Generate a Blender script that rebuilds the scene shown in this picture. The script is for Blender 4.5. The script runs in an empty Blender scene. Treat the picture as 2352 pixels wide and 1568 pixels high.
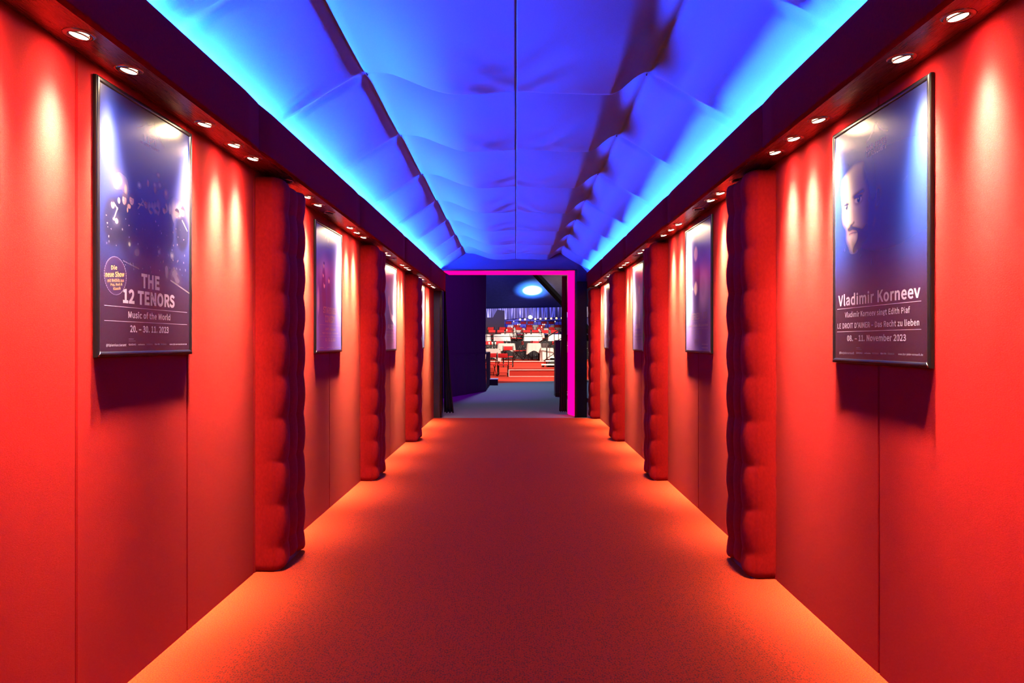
import bpy, bmesh, math, random
import numpy as np
from mathutils import Vector, Matrix

SC = bpy.context.scene
COL = SC.collection
PI = math.pi
random.seed(7)
RNG = np.random.default_rng(7)

# ------------------------------------------------------------------ camera
F = 1568.0; CX = 1185.0; CY = 785.0; EYE = 1.55
cam_d = bpy.data.cameras.new('camera'); cam = bpy.data.objects.new('camera', cam_d); COL.objects.link(cam)
cam.location = (0, 0, EYE); cam.rotation_euler = (PI/2, 0, 0)
cam_d.sensor_width = 36; cam_d.lens = 24
cam_d.shift_x = (1176 - CX)/2352; cam_d.shift_y = (CY - 784)/2352
cam_d.clip_start = .05; cam_d.clip_end = 200
SC.camera = cam

# ------------------------------------------------------------------ view, world
SC.view_settings.view_transform = 'Standard'
SC.view_settings.look = 'None'
SC.view_settings.gamma = 1
SC.view_settings.use_curve_mapping = False
SC.view_settings.exposure = 0.0
w = bpy.data.worlds.new('world'); SC.world = w; w.use_nodes = True
w.node_tree.nodes['Background'].inputs[0].default_value = (.004, .004, .012, 1)
w.node_tree.nodes['Background'].inputs[1].default_value = 1
SC.cycles.max_bounces = 8; SC.cycles.diffuse_bounces = 5; SC.cycles.glossy_bounces = 3
SC.cycles.transmission_bounces = 3; SC.cycles.sample_clamp_indirect = 4
SC.cycles.caustics_reflective = False; SC.cycles.caustics_refractive = False

# light levels, all tuned here
DOWN_W = 19.0            # each downlight
DOWN_COL = (1.0, .68, .36)
LED_L = 3200.0             # left cove tape
LED_R = 1900.0             # right cove tape
LED_COL = (.022, .075, 1.0)
PORTAL = 5.5             # magenta light panels of the gate
HALL_W = 1.0

# big lights of the hall: stage wash on the tables, tent uplight; added foyer spots
def spot(name, loc, target, power, col, ang, blend=.5, rad=.15):
    d = bpy.data.lights.new(name, 'SPOT'); d.energy = power; d.color = col
    d.spot_size = math.radians(ang); d.spot_blend = blend; d.shadow_soft_size = rad
    o = bpy.data.objects.new(name, d); COL.objects.link(o); o.location = loc
    o.rotation_euler = (Vector(target) - Vector(loc)).to_track_quat('-Z', 'Y').to_euler()
    return o
spot('stage_wash', (3.5, 27, 8), (0, 38, .8), 9000*HALL_W, (1, .80, .62), 50, .6)
spot('stage_wash', (-3, 30, 9), (1, 46, 2.2), 9000*HALL_W, (1, .78, .70), 50, .6)
spot('foyer_fill', (-.6, 24.3, 6), (.6, 21.8, 0), 1500*HALL_W, (.50, .64, 1), 100, .5)  # unseen spot added to brighten the foyer floor
spot('partition_fill', (1.2, 16.5, 4.6), (-1.6, 20, 1.6), 900*HALL_W, (.42, .0, 1), 80, .9)  # unseen violet spot added to tint the black partition
spot('floor_wash', (1.5, 26, 7), (.5, 30.5, 0), 4500*HALL_W, (1, .70, .55), 62, .6)

# ------------------------------------------------------------------ helpers
def at(px, py, Z):
    return Vector(((px - CX)*Z/F, Z, EYE + (CY - py)*Z/F))

class MB:
    def __init__(s): s.v = []; s.f = []; s.m = []; s.sm = []
    def add(s, verts, faces, mat=0, smooth=False):
        o = len(s.v); s.v += [tuple(p) for p in verts]
        for f in faces: s.f.append([i + o for i in f]); s.m.append(mat); s.sm.append(smooth)
        return s
    def box(s, a, b, mat=0):
        x0, y0, z0 = a; x1, y1, z1 = b
        return s.add([(x0,y0,z0),(x1,y0,z0),(x1,y1,z0),(x0,y1,z0),(x0,y0,z1),(x1,y0,z1),(x1,y1,z1),(x0,y1,z1)],
              [(0,3,2,1),(4,5,6,7),(0,1,5,4),(1,2,6,5),(2,3,7,6),(3,0,4,7)], mat)
    def hexa(s, p, mat=0):     # 8 points, bottom ring then top ring
        return s.add(p, [(0,3,2,1),(4,5,6,7),(0,1,5,4),(1,2,6,5),(2,3,7,6),(3,0,4,7)], mat)
    def rbox(s, a, b, r=.01, mat=0):   # box with bevelled edges
        bm = bmesh.new(); c = [(a[i]+b[i])/2 for i in range(3)]
        bmesh.ops.create_cube(bm, size=1)
        for v in bm.verts: v.co = Vector([c[i] + v.co[i]*(b[i]-a[i]) for i in range(3)])
        bmesh.ops.bevel(bm, geom=bm.edges[:], offset=r, segments=2, affect='EDGES', profile=.5)
        bm.verts.index_update()
        s.add([v.co[:] for v in bm.verts], [[v.index for v in f.verts] for f in bm.faces], mat, True); bm.free()
        return s
    def tube(s, pts, r, n=8, mat=0, cap=True):
        pts = [Vector(p) for p in pts]; rings = []
        rr = r if isinstance(r, (list, tuple)) else [r]*len(pts)
        for i, p in enumerate(pts):
            d = (pts[min(i+1, len(pts)-1)] - pts[max(i-1, 0)]).normalized()
            a = d.cross(Vector((0,0,1))) if abs(d.z) < .95 else d.cross(Vector((1,0,0)))
            a.normalize(); b = d.cross(a)
            rings.append([p + (a*math.cos(2*PI*k/n) + b*math.sin(2*PI*k/n))*rr[i] for k in range(n)])
        vs = [q for R in rings for q in R]; fs = []
        for i in range(len(pts)-1):
            for k in range(n): fs.append((i*n+k, i*n+(k+1)%n, (i+1)*n+(k+1)%n, (i+1)*n+k))
        if cap: fs.append(tuple(range(n-1, -1, -1))); fs.append(tuple((len(pts)-1)*n+k for k in range(n)))
        return s.add(vs, fs, mat, True)
    def lathe(s, prof, n=24, c=(0,0,0), mat=0, close=False):   # prof [(r,z)]
        vs = []; fs = []
        for r, z in prof:
            for k in range(n): vs.append((c[0]+r*math.cos(2*PI*k/n), c[1]+r*math.sin(2*PI*k/n), c[2]+z))
        for i in range(len(prof)-1):
            for k in range(n): fs.append((i*n+k, i*n+(k+1)%n, (i+1)*n+(k+1)%n, (i+1)*n+k))
        if close:
            fs.append(tuple(range(n-1,-1,-1))); fs.append(tuple((len(prof)-1)*n+k for k in range(n)))
        return s.add(vs, fs, mat, True)
    def grid(s, P, mat=0, smooth=True, wrap=False):      # P[i][j] points
        P = np.asarray(P, float); a, b = P.shape[:2]; fs = []
        for i in range(a-1):
            for j in range(b if wrap else b-1):
                j2 = (j+1) % b; fs.append((i*b+j, i*b+j2, (i+1)*b+j2, (i+1)*b+j))
        return s.add([tuple(p) for p in P.reshape(-1,3)], fs, mat, smooth)
    def mapped(s, fn): s.v = [tuple(fn(*p)) for p in s.v]; return s
    def build(s, name, mats, parent=None, recalc=True):
        me = bpy.data.meshes.new(name); me.from_pydata(s.v, [], s.f)
        for m in (mats if isinstance(mats, (list, tuple)) else [mats]): me.materials.append(m)
        me.polygons.foreach_set('material_index', s.m); me.polygons.foreach_set('use_smooth', s.sm)
        if recalc:
            bm = bmesh.new(); bm.from_mesh(me); bmesh.ops.recalc_face_normals(bm, faces=bm.faces[:]); bm.to_mesh(me); bm.free()
        me.update()
        o = bpy.data.objects.new(name, me); COL.objects.link(o)
        if parent: o.parent = parent
        return o

def tag(o, label, cat, group=None, kind=None):
    o['label'] = label; o['category'] = cat
    if group: o['group'] = group
    if kind: o['kind'] = kind
    return o
def thing(name, label, cat, loc=(0,0,0), rz=0, group=None):
    o = bpy.data.objects.new(name, None); COL.objects.link(o); o.location = loc; o.rotation_euler = (0,0,rz)
    o.empty_display_size = .1
    return tag(o, label, cat, group)
def struct(o, label=None):
    o['kind'] = 'structure'
    if label: o['label'] = label; o['category'] = 'room'
    return o
def children(o): return [c for c in bpy.data.objects if c.parent == o]
def copy_tree(o, parent=None):
    c = o.copy(); COL.objects.link(c)
    if parent: c.parent = parent
    for ch in children(o): copy_tree(ch, c)
    return c

# ------------------------------------------------------------------ materials
def mat(name, col, rough=.6, metal=0, spec=.5, sheen=0, sheen_col=None, emit=None, estr=0, coat=0, coat_r=.1):
    m = bpy.data.materials.new(name); m.use_nodes = True
    b = m.node_tree.nodes['Principled BSDF']
    b.inputs['Base Color'].default_value = (*col, 1); b.inputs['Roughness'].default_value = rough
    b.inputs['Metallic'].default_value = metal; b.inputs['Specular IOR Level'].default_value = spec
    if sheen:
        b.inputs['Sheen Weight'].default_value = sheen; b.inputs['Sheen Roughness'].default_value = .4
        if sheen_col: b.inputs['Sheen Tint'].default_value = (*sheen_col, 1)
    if emit:
        b.inputs['Emission Color'].default_value = (*emit, 1); b.inputs['Emission Strength'].default_value = estr
    if coat:
        b.inputs['Coat Weight'].default_value = coat; b.inputs['Coat Roughness'].default_value = coat_r
    return m
def N(m, t, **k):
    n = m.node_tree.nodes.new(t)
    for a, v in k.items(): setattr(n, a, v)
    return n
def LK(m, a, b): m.node_tree.links.new(a, b)
def coords(m, scale=(1,1,1)):
    t = N(m, 'ShaderNodeTexCoord'); mp = N(m, 'ShaderNodeMapping'); mp.inputs['Scale'].default_value = scale
    LK(m, t.outputs['Object'], mp.inputs['Vector']); return mp.outputs['Vector']
def noise(m, vec, scale, detail=3, rough=.6):
    n = N(m, 'ShaderNodeTexNoise'); n.inputs['Scale'].default_value = scale
    n.inputs['Detail'].default_value = detail; n.inputs['Roughness'].default_value = rough
    LK(m, vec, n.inputs['Vector']); return n.outputs['Fac']
def ramp(m, fac, stops):
    r = N(m, 'ShaderNodeValToRGB'); e = r.color_ramp.elements
    while len(e) < len(stops): e.new(.5)
    for i, (p, c) in enumerate(stops): e[i].position = p; e[i].color = (*c, 1) if len(c) == 3 else c
    LK(m, fac, r.inputs[0]); return r.outputs[0]
def bump(m, h, strength=.3, dist=.01):
    b = N(m, 'ShaderNodeBump'); b.inputs['Strength'].default_value = strength; b.inputs['Distance'].default_value = dist
    LK(m, h, b.inputs['Height']); LK(m, b.outputs[0], m.node_tree.nodes['Principled BSDF'].inputs['Normal'])
def bsdf(m): return m.node_tree.nodes['Principled BSDF']

M = {}
def fabric(name, c0, c1, scale, nscale, bs, **k):
    m = mat(name, c0, **k); v = coords(m, scale); n = noise(m, v, nscale, 4, .65)
    LK(m, ramp(m, n, [(.3, c0), (.7, c1)]), bsdf(m).inputs['Base Color']); bump(m, n, bs, .004); return m
M['felt'] = fabric('red_wall_felt', (.16,.0018,.0036), (.21,.0048,.0060), (1, .45, 2.4), 300, .35, rough=.9, spec=.04, sheen=.02, sheen_col=(1,.5,.3))
M['velvet'] = fabric('red_velvet', (.17,.0022,.0028), (.22,.0042,.0048), (1,1,.6), 60, .25, rough=.85, spec=.05, sheen=.05, sheen_col=(1,.2,.25))
M['fascia'] = fabric('burgundy_velvet', (.085,.0012,.0036), (.11,.0018,.0048), (1,1,1), 90, .2, rough=.9, spec=.02)
M['plinth'] = mat('dark_purple_board', (.09,.01,.10), .7)
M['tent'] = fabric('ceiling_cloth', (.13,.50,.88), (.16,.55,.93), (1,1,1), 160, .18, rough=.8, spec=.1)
M['navy'] = fabric('navy_cloth', (.05,.06,.16), (.07,.08,.20), (1,1,1), 90, .2, rough=.8)
M['black'] = fabric('black_cloth', (.007,.005,.009), (.012,.008,.015), (1,1,1), 60, .3, rough=.75, spec=.3)
M['jet'] = mat('jet_black_paint', (.0015,.0015,.003), .7, spec=.05)
M['molton'] = fabric('black_stage_molton', (.034,.022,.040), (.046,.030,.052), (1,1,1), 60, .3, rough=.8, spec=.2)
M['blackpaint'] = fabric('black_painted_board', (.010,.009,.008), (.020,.017,.013), (1,1,1), 9, .15, rough=.5)
M['trimblack'] = mat('black_aluminium', (.02,.02,.022), .28, .9)
M['frame'] = mat('black_snap_frame', (.002,.002,.0035), .33, .0, .35)
M['chrome'] = mat('chrome', (.75,.72,.70), .12, 1)
M['steel'] = mat('dark_steel', (.05,.045,.05), .35, .7)
M['silver'] = mat('silver', (.8,.78,.76), .25, .9)
M['backing'] = mat('black_backing', (.012,.008,.010), .6)
M['bulb'] = mat('lit_bulb', (1,.9,.8), .3, emit=(1,.86,.60), estr=9)
M['bulboff'] = mat('dark_bulb', (.05,.04,.05), .08, 0, .8)
M['white'] = mat('white_edge', (.8,.78,.74), .6)
M['linen'] = fabric('white_linen', (.80,.78,.76), (.86,.84,.82), (1,1,1), 30, .15, rough=.8)
M['seatred'] = mat('red_upholstery', (.55,.012,.018), .8, sheen=.3, sheen_col=(1,.3,.3))
M['warmbulb'] = mat('warm_globe', (1,.9,.7), .3, emit=(1,.60,.22), estr=2.2)
M['flame'] = mat('candle_glow', (1,.9,.7), .3, emit=(1,.74,.42), estr=5)
M['bluebulb'] = mat('blue_white_lens', (.6,.8,1), .3, emit=(.45,.72,1), estr=9)
M['led'] = None
# brushed reddish soffit board
m = mat('soffit_veneer', (.16,.035,.03), .26, .75, .6); v = coords(m, (60, .6, 60)); n = noise(m, v, 6, 5, .7)
LK(m, ramp(m, n, [(.3,(.42,.17,.14)),(.7,(.50,.21,.175))]), bsdf(m).inputs['Base Color'])
LK(m, ramp(m, n, [(.2,(.24,)*3),(.8,(.32,)*3)]), bsdf(m).inputs['Roughness']); M['soffit'] = m
# carpet: looped pile, dark flecks set in rows
m = mat('red_carpet', (.7,.08,.03), .95, spec=.08); v = coords(m)
n1 = noise(m, v, 150, 3, .75); n2 = noise(m, v, 1.1, 2)
vo = N(m, 'ShaderNodeTexVoronoi'); vo.inputs['Scale'].default_value = 78; vo.inputs['Randomness'].default_value = .6; LK(m, v, vo.inputs['Vector'])
fl = ramp(m, vo.outputs['Distance'], [(.22,(1,1,1)),(.46,(0,0,0))])
mul = N(m, 'ShaderNodeMath', operation='MULTIPLY'); LK(m, fl, mul.inputs[0]); LK(m, ramp(m, n1, [(.36,(0,0,0)),(.54,(1,1,1))]), mul.inputs[1])
base = ramp(m, n1, [(.32,(.20,.006,.003)),(.68,(.44,.044,.010))])
mx = N(m, 'ShaderNodeMix', data_type='RGBA'); LK(m, mul.outputs[0], mx.inputs[0]); LK(m, base, mx.inputs[6]); mx.inputs[7].default_value = (.055,.026,.018,1)
LK(m, mx.outputs[2], bsdf(m).inputs['Base Color']); bump(m, n1, 1.0, .009); M['carpet'] = m
M['greycarpet'] = fabric('grey_blue_carpet', (.13,.15,.17), (.22,.24,.27), (1,1,1), 150, .6, rough=.95, spec=.08)
M['hallred'] = fabric('hall_red_carpet', (.50,.05,.035), (.62,.07,.05), (1,1,1), 120, .5, rough=.95, spec=.08)
# glowing things
def emis(name, col, s):
    m = bpy.data.materials.new(name); m.use_nodes = True; nt = m.node_tree; nt.nodes.clear()
    e = nt.nodes.new('ShaderNodeEmission'); e.inputs[0].default_value = (*col, 1); e.inputs[1].default_value = s
    o = nt.nodes.new('ShaderNodeOutputMaterial'); nt.links.new(e.outputs[0], o.inputs[0]); return m
M['ledL'] = emis('blue_tape_light', LED_COL, LED_L)
M['ledR'] = emis('blue_tape_light', LED_COL, LED_R)
M['magenta'] = emis('magenta_panel_light', (1.0, .0, .09), PORTAL)
# star cloth
m = mat('star_cloth', (.015,.014,.018), .8); v = coords(m)
vo = N(m, 'ShaderNodeTexVoronoi'); vo.inputs['Scale'].default_value = 9; LK(m, v, vo.inputs['Vector'])
LK(m, ramp(m, vo.outputs['Distance'], [(.10,(.7,.7,.75)),(.16,(.015,.014,.018))]), bsdf(m).inputs['Base Color']); M['star'] = m
# printed poster sheet behind a scuffed clear cover
m = mat('printed_poster', (.1,.1,.3), .4, 0, .08, coat=1, coat_r=.26); bsdf(m).inputs['Coat IOR'].default_value = 2.0
at_ = N(m, 'ShaderNodeVertexColor'); at_.layer_name = 'print'; LK(m, at_.outputs[0], bsdf(m).inputs['Base Color'])
M['print'] = m
M['ink'] = mat('pale_ink', (.20,.17,.30), .3, 0, .5, coat=1, coat_r=.24)
M['inkdim'] = mat('violet_ink', (.05,.04,.11), .3, 0, .5, coat=1, coat_r=.24)
M['inkgold'] = mat('peach_ink', (.36,.19,.10), .3, 0, .5, coat=1, coat_r=.24)
M['inkblue'] = mat('indigo_ink', (.006,.004,.040), .3, 0, .5, coat=1, coat_r=.24)
for k in ('ink','inkdim','inkgold','inkblue'): bsdf(M[k]).inputs['Coat IOR'].default_value = 1.9

# ------------------------------------------------------------------ corridor frame: v = distance from the wall, y = depth
SOF = 2.75; VF = .205                 # soffit height, soffit depth
Y0, Y1 = -2.5, 14.1
def wallx(s, y): return -(1.793 - .0083*y) if s < 0 else 1.695
def kz(s, y): return (1.20 - .0115*y)/1.20 if s < 0 else (1.18 - .0045*y)/1.20
def PX(s, v, y, z, warp=True):
    x = wallx(s, y) + (v if s < 0 else -v)
    if warp and z > EYE: z = EYE + (z - EYE)*kz(s, y)
    return (x, y, z)
SN = {-1: 'left', 1: 'right'}

# floor
fl = MB(); fl.add([(-1.9,Y0,0),(1.8,Y0,0),(1.8,13.93,0),(-1.9,13.93,0),(-1.9,Y0,-.1),(1.8,Y0,-.1),(1.8,13.93,-.1),(-1.9,13.93,-.1)],
    [(0,1,2,3),(7,6,5,4),(0,4,5,1),(1,5,6,2),(2,6,7,3),(3,7,4,0)])
struct(fl.build('floor', M['carpet']))

SEAMS = {-1: [-.5, 1.2, 2.75, 3.66, 4.57, 6.37, 7.56, 9.3, 10.5, 12.4], 1: [-.3, 1.5, 3.19, 4.45, 6.34, 7.6, 9.2, 10.65, 12.3, 13.75]}
def wall(s):
    mb = MB(); ys = [Y0] + SEAMS[s] + [Y1]; g = .006
    for a, b in zip(ys[:-1], ys[1:]):            # upholstered panels with rounded edges meeting in a groove
        e = .004; yy = [a+.0025, a+.0035, a+g+.003, b-g-.003, b-.0035, b-.0025]; vv = [-.02, -.006, 0, 0, -.006, -.02]
        P = [[PX(s, q, y, z) for y, q in zip(yy, vv)] for z in (0, EYE, 2.0, 2.4, SOF+.02)]
        mb.grid(P, 0, False)
    # backing behind the grooves and up to the ceiling cloth
    P = [[PX(s, -.018, y, z, False) for y in np.linspace(Y0, Y1+.15, 8)] for z in (0, 3.06)]
    mb.grid(P, 1, False)
    P = [[PX(s, -.10, y, z, False) for y in np.linspace(Y0, Y1+.15, 8)] for z in (0, 3.06)]
    mb.grid(P, 1, False)
    return struct(mb.build('wall_'+SN[s], [M['felt'], M['backing']], recalc=False))
wall(-1); wall(1)

# soffit board + upholstered fascia in lengths
tn = 0
def next_trim():
    global tn; tn += 1; return 'trim_%d' % tn
YEND = {-1: 14.05, 1: 14.6}
def soffit(s):
    mb = MB(); ys = np.linspace(Y0, min(YEND[s], Y1+.05), 40)
    P = [[PX(s, v, y, z) for y in ys] for v, z in ((-.01,SOF),(VF-.01,SOF),(VF-.01,SOF+.03),(-.01,SOF+.03))]
    P.append(P[0]); mb.grid(P, 0, False)
    struct(mb.build(next_trim(), M['soffit']))
soffit(-1); soffit(1)
FSEAM = [-2.5, -1.0, 1.53, 4.08, 6.63, 9.18, 11.7]
ZT = 2.985
def fascia(s):
    ys = FSEAM + [YEND[s]]
    for a, b in zip(ys[:-1], ys[1:]):
        mb = MB(); off = random.uniform(-.003, .003)
        n = 16; r = .018
        prof = []   # (v, zfrac or absolute)
        for y in np.linspace(a+.003, b-.003, 14):
            zl = PX(s, 0, y, SOF-.004)[2]; zt = ZT + off
            e = min(1, (y-a)/.02, (b-y)/.02); e = .55 + .45*math.sin(max(e,.0)*PI/2)
            o_ = VF + .028*e
            ring = [(VF-.012, zl+.004), (VF-.004, zl-.002), (VF+.008*e, zl)]
            ring += [(o_-.010+.010*math.sin(q*PI/2), zl+.010-.010*math.cos(q*PI/2)) for q in (.3,.6,1)]
            ring += [(o_, zl+(zt-zl)*q) for q in (.25,.5,.72)]
            ring += [(o_-.024+.024*math.cos(q*PI/2), zt-.030+.030*math.sin(q*PI/2)) for q in (0,.2,.4,.6,.8,1)]
            ring += [(VF-.012, zt)]
            prof.append([PX(s, v, y, z, False) for v, z in ring])
        mb.grid(prof, 0, True, True)
        k = len(prof[0]); mb.f += [list(range(k)), list(range((len(prof)-1)*k, len(prof)*k))][:]; mb.m += [0,0]; mb.sm += [False, False]
        struct(mb.build(next_trim(), M['fascia']))
fascia(-1); fascia(1)

# cove light tapes (lie in the trough behind the fascia)
LEDPOS = {-1: (.110, 2.977), 1: (.085, 2.872)}
for s in (-1, 1):
    v0, z0 = LEDPOS[s]; sh = MB()
    sh.grid([[PX(s, v, y, z, False) for y in (Y0, YEND[s]-.05)] for v, z in ((-.015,z0-.045),(VF-.012,z0-.045),(VF-.012,z0-.055),(-.015,z0-.055),(-.015,z0-.045))], 0, False)
    struct(sh.build(next_trim(), M['navy']))
    t = thing('tape_light', 'blue light strip hidden in the %s ceiling trough' % SN[s], 'light', (0,0,0))
    ch = MB(); ys = np.linspace(Y0+.05, YEND[s]-.1, 18)
    ch.grid([[PX(s, v0+dv, y, z0+dz, False) for y in ys] for dv, dz in ((-.018,-.001),(-.018,-.045),(.018,-.045),(.018,-.001),(-.018,-.001))], 0, False)
    ch.build('channel', M['silver'], t)
    lp = MB(); lp.grid([[PX(s, v0+dv, y, z0+dz, False) for y in ys] for dv, dz in (((-.006,.0045),(.006,-.0045)) if s < 0 else ((.010,-.008),(-.010,.008)))], 0, False)
    lp.build('glowing_tape', M['ledL' if s < 0 else 'ledR'], t, recalc=False)

# ------------------------------------------------------------------ draped ceiling cloth
EL, ER, ZE = -1.03, .905, 3.40
YK0, DYK = 4.72, 1.41
def sm(a, b, x): q = np.clip((x-a)/(b-a), 0, 1); return q*q*(3-2*q)
def ceil_z():
    ys = np.concatenate([np.arange(Y0, 3.0, .06), np.arange(3.0, 14.161, .028)])
    ls = np.concatenate([-1-np.linspace(1, 0, 46)**1.0*1, np.linspace(-1, -.014, 60)[1:], np.array([-.009, -.006, -.004, -.002, 0, .002, .004, .006, .009]), np.linspace(.014, 1, 60)[:-1], 1+np.linspace(0, 1, 46)])
    # ls: -2..-1 outer left, -1..0 left half, 0..1 right half, 1..2 outer right
    Lg, Yg = np.meshgrid(ls, ys)
    p = (Yg - YK0)/DYK; k = np.floor(p); t = p - k
    rnd = lambda kk, a: np.abs(np.sin(kk*12.9898 + a*78.233)*43758.5453) % 1
    side = np.where(Lg < 0, 0, 1)
    S = sm(.0,.88,t)**1.25*(1-sm(.93,1.0,t))
    amp = .185 + .045*rnd(k, 1)
    # centre halves
    q = 1 - np.abs(Lg)                         # 0 at eyelet line, 1 at the seam (inside)
    xin = np.where(Lg < 0, EL*np.abs(Lg), ER*np.abs(Lg))
    W = np.where(Lg < 0, sm(0, .62, q)*(1 - .10*sm(.66, 1, q)), sm(0, .30, q)*(1 - .10*sm(.40, 1, q)))
    W2 = np.where(Lg < 0, sm(0, 1, q), sm(0, .14, q))
    zin = ZE + .12*W2*(1-S)**2 - amp*.9*S*W - .02*S*(1-sm(0,.2,q))
    # pleat ripples fanning from the seam
    rip = np.sin((Yg*9 + 2.2*np.sin(q*5 + k) + q*3.0*(rnd(k, 4)-.2))*2.1)*.0035 + np.sin(Yg*31 + q*9 + k*2)*.0018
    zin += rip*sm(.25, .9, q)*sm(.25,.8,t)
    zin += .014*np.exp(-((1-q)/.004)**2)        # stitched seam pulled up
    zin += .008*np.exp(-(q/.03)**2)             # eyelet line pulled up
    # outer slopes
    r = np.abs(Lg) - 1                          # 0 eyelet, 1 cove
    xo = np.where(Lg < 0, EL + (-1.775 + .0075*Yg - EL)*r, ER + (1.69 - ER)*r)
    zo = ZE + .02*np.exp(-(r/.05)**2) + (2.965 - ZE)*r
    bul = (np.where(Lg < 0, .055, .022) + .02*rnd(k, 6+side))*(.35+.65*S)*np.sin(PI*np.clip(r,0,1)**.8)
    crease = .030*np.exp(-(np.minimum(t, 1-t)*DYK/.05)**2)*(1-.3*r)
    wr = np.zeros_like(r)
    for j, (d, wd, a) in enumerate([(-.26,.030,.7),(-.17,.022,1.0),(-.09,.020,1.1),(-.02,.018,.9),(.05,.024,.8),(.13,.03,.5)]):
        for kk in (0, 1):
            dd = (t - kk)*DYK - d*(1.2 - .5*r) + .05*(rnd(k+kk, 10+j)-.5) - .12*(1-r)*(-1)
            wr += a*(.4+rnd(k+kk, 20+j))*np.exp(-(dd/wd)**2)
    bul = np.where(Lg < 0, .5*bul - .022*np.sin(PI*np.clip(r,0,1))*np.ones_like(bul), bul)
    zo = zo - bul + crease*sm(0,.15,r) - .019*wr*sm(.2,.8,r)*(1-sm(.93,1.0,r))
    out = np.abs(Lg) > 1
    X = np.where(out, xo, xin); Z = np.where(out, zo, zin)
    return np.stack([X, Yg, Z], -1)
cg = MB(); cg.grid(ceil_z(), 0, True); struct(cg.build('ceiling', M['tent'], recalc=False))

# eyelet hooks
def hook(k, s):
    y = YK0 + DYK*k; x = EL if s < 0 else ER
    o = MB(); o.lathe([(.006,0),(.016,.003),(.018,.008),(.010,.012)], 12, (0,0,-.012))
    pts = [(0, .004 + .014*math.sin(a), -.022 + .014*math.cos(a)) for a in np.linspace(0, 1.7*PI, 12)]
    o.tube(pts, .0035, 6)
    ob = o.build('ceiling_hook', M['steel']); ob.location = (x, y, ZE + .03)
    ordn = ['nearest','second','third','fourth','fifth','sixth','seventh'][k]
    tag(ob, 'small dark hook in the %s edge of the centre ceiling panels, %s from the camera' % (SN[s], ordn), 'hook', 'ceiling hooks')
for s in (-1, 1):
    for k in range(0, 6): hook(k, s)

# back end behind the camera
bk = MB(); bk.box((-1.95,Y0-.1,0),(1.85,Y0,3.5)); struct(bk.build('wall_back', M['navy']))

# ------------------------------------------------------------------ padded pillars
def pillar(s, y0, L, label, top=2.715):
    D = .165; r = .045
    t = thing('padded_pillar', label, 'pillar', PX(s, 0, y0+L/2, 0), 0, 'padded pillars along the %s wall' % SN[s])
    loc = Vector(t.location)
    # outline of the cushion seen from above: (v, y, nv, ny, w) w = tuft weight coordinate
    pts = []
    for q in np.linspace(0, 1, 14)[:-1]: pts.append(((D-r)*q, 0, 0, -1))
    for a in np.linspace(0, PI/2, 9)[:-1]: pts.append((D-r+r*math.sin(a), r-r*math.cos(a), math.sin(a), -math.cos(a)))
    for q in np.linspace(0, 1, 46)[:-1]: pts.append((D, r+(L-2*r)*q, 1, 0))
    for a in np.linspace(0, PI/2, 9)[:-1]: pts.append((D-r+r*math.cos(a), L-r+r*math.sin(a), math.cos(a), math.sin(a)))
    for q in np.linspace(0, 1, 8): pts.append(((D-r)*(1-q), L, 0, 1))
    zs = np.concatenate([np.linspace(.0, .05, 6), np.linspace(.05, 2.62, 150)[1:], np.linspace(2.62, top, 14)[1:]])
    per = .29; ph = .16
    P = []
    for z in zs:
        row = []
        for i, (v, y, nv, ny) in enumerate(pts):
            # seams at y = r*.3, L/3.., on the inner face
            lobe = 0
            yy = y/L
            if nv > .01:
                c = abs(math.sin(PI*3*yy)) if 0 <= yy <= 1 else 0
                pz = abs(math.sin(PI*(z-ph)/per))
                lobe = .026*(c**.55)*(.62+.38*pz**.6) + .006*pz
                # deep pinch where the buttons sit
                for sy in (1/3, 2/3):
                    pass
                lobe -= .012*(1-pz**.5)*(1-c)
                lobe *= nv
            elif ny < 0:
                edge = sm(.25, 1, v/(D-r)); pz = abs(math.sin(PI*(z-ph)/per))
                lobe = float(edge)*(.005*pz**.6) + .004
            # wobble of the seam lines
            amp_y = 0
            if nv > .9:
                amp_y = .011*math.sin(PI*2*(z-ph)/per)*0 + .012*abs(math.sin(PI*(z-ph)/per))*math.sin(PI*yy)*-1
            # round off top and bottom of the stuffing
            e = min(1, (z)/.05, 1); e = math.sqrt(max(0, 1-(1-e)**2))
            e2 = min(1, max(0, (top-z)/.05)); e2 = math.sqrt(max(0, 1-(1-e2)**2))
            shrink = (1-e)*.035 + (1-e2)*.025
            vv = max(v + nv*(lobe - shrink), .001) if nv else v
            yv = y + ny*(lobe - shrink*(1 if ny else 0)*.5) + amp_y
            zz = z
            if nv > .3: zz = z + (.045*math.sin(PI*min(max(yy,0),1))*(1-min(1, z/.35))) # hem lifts at the middle
            if z > top-.12 and nv > .3: zz = z - .030*math.sin(PI*min(max(yy,0),1))*((z-(top-.12))/.12)
            row.append(Vector(PX(s, vv, y0+yv, zz)) - loc)
        P.append(row)
    cu = MB(); cu.grid(P, 0, True)
    k = len(pts); top_i = (len(P)-1)*k
    cu.f.append([top_i+i for i in range(k)]); cu.m.append(0); cu.sm.append(False)
    cu.f.append(list(range(k))); cu.m.append(0); cu.sm.append(False)
    cu.build('cushion', M['velvet'], t)
    b = MB(); b.hexa([Vector(PX(s, v, y0+y, z)) - loc for z in (.001, .10) for v, y in ((.0,.012),(D-.012,.012),(D-.012,L-.02),(.0,L-.02))])
    b.build('plinth', M['plinth'], t)
    return t
for y, lb in ((4.60,'red padded pillar on the left wall, nearest, beyond the twelve-singers poster'),(7.60,'red padded pillar second along the left wall'),(10.55,'red padded pillar third along the left wall, nearest the gate')):
    pillar(-1, y, .50, lb)
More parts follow.
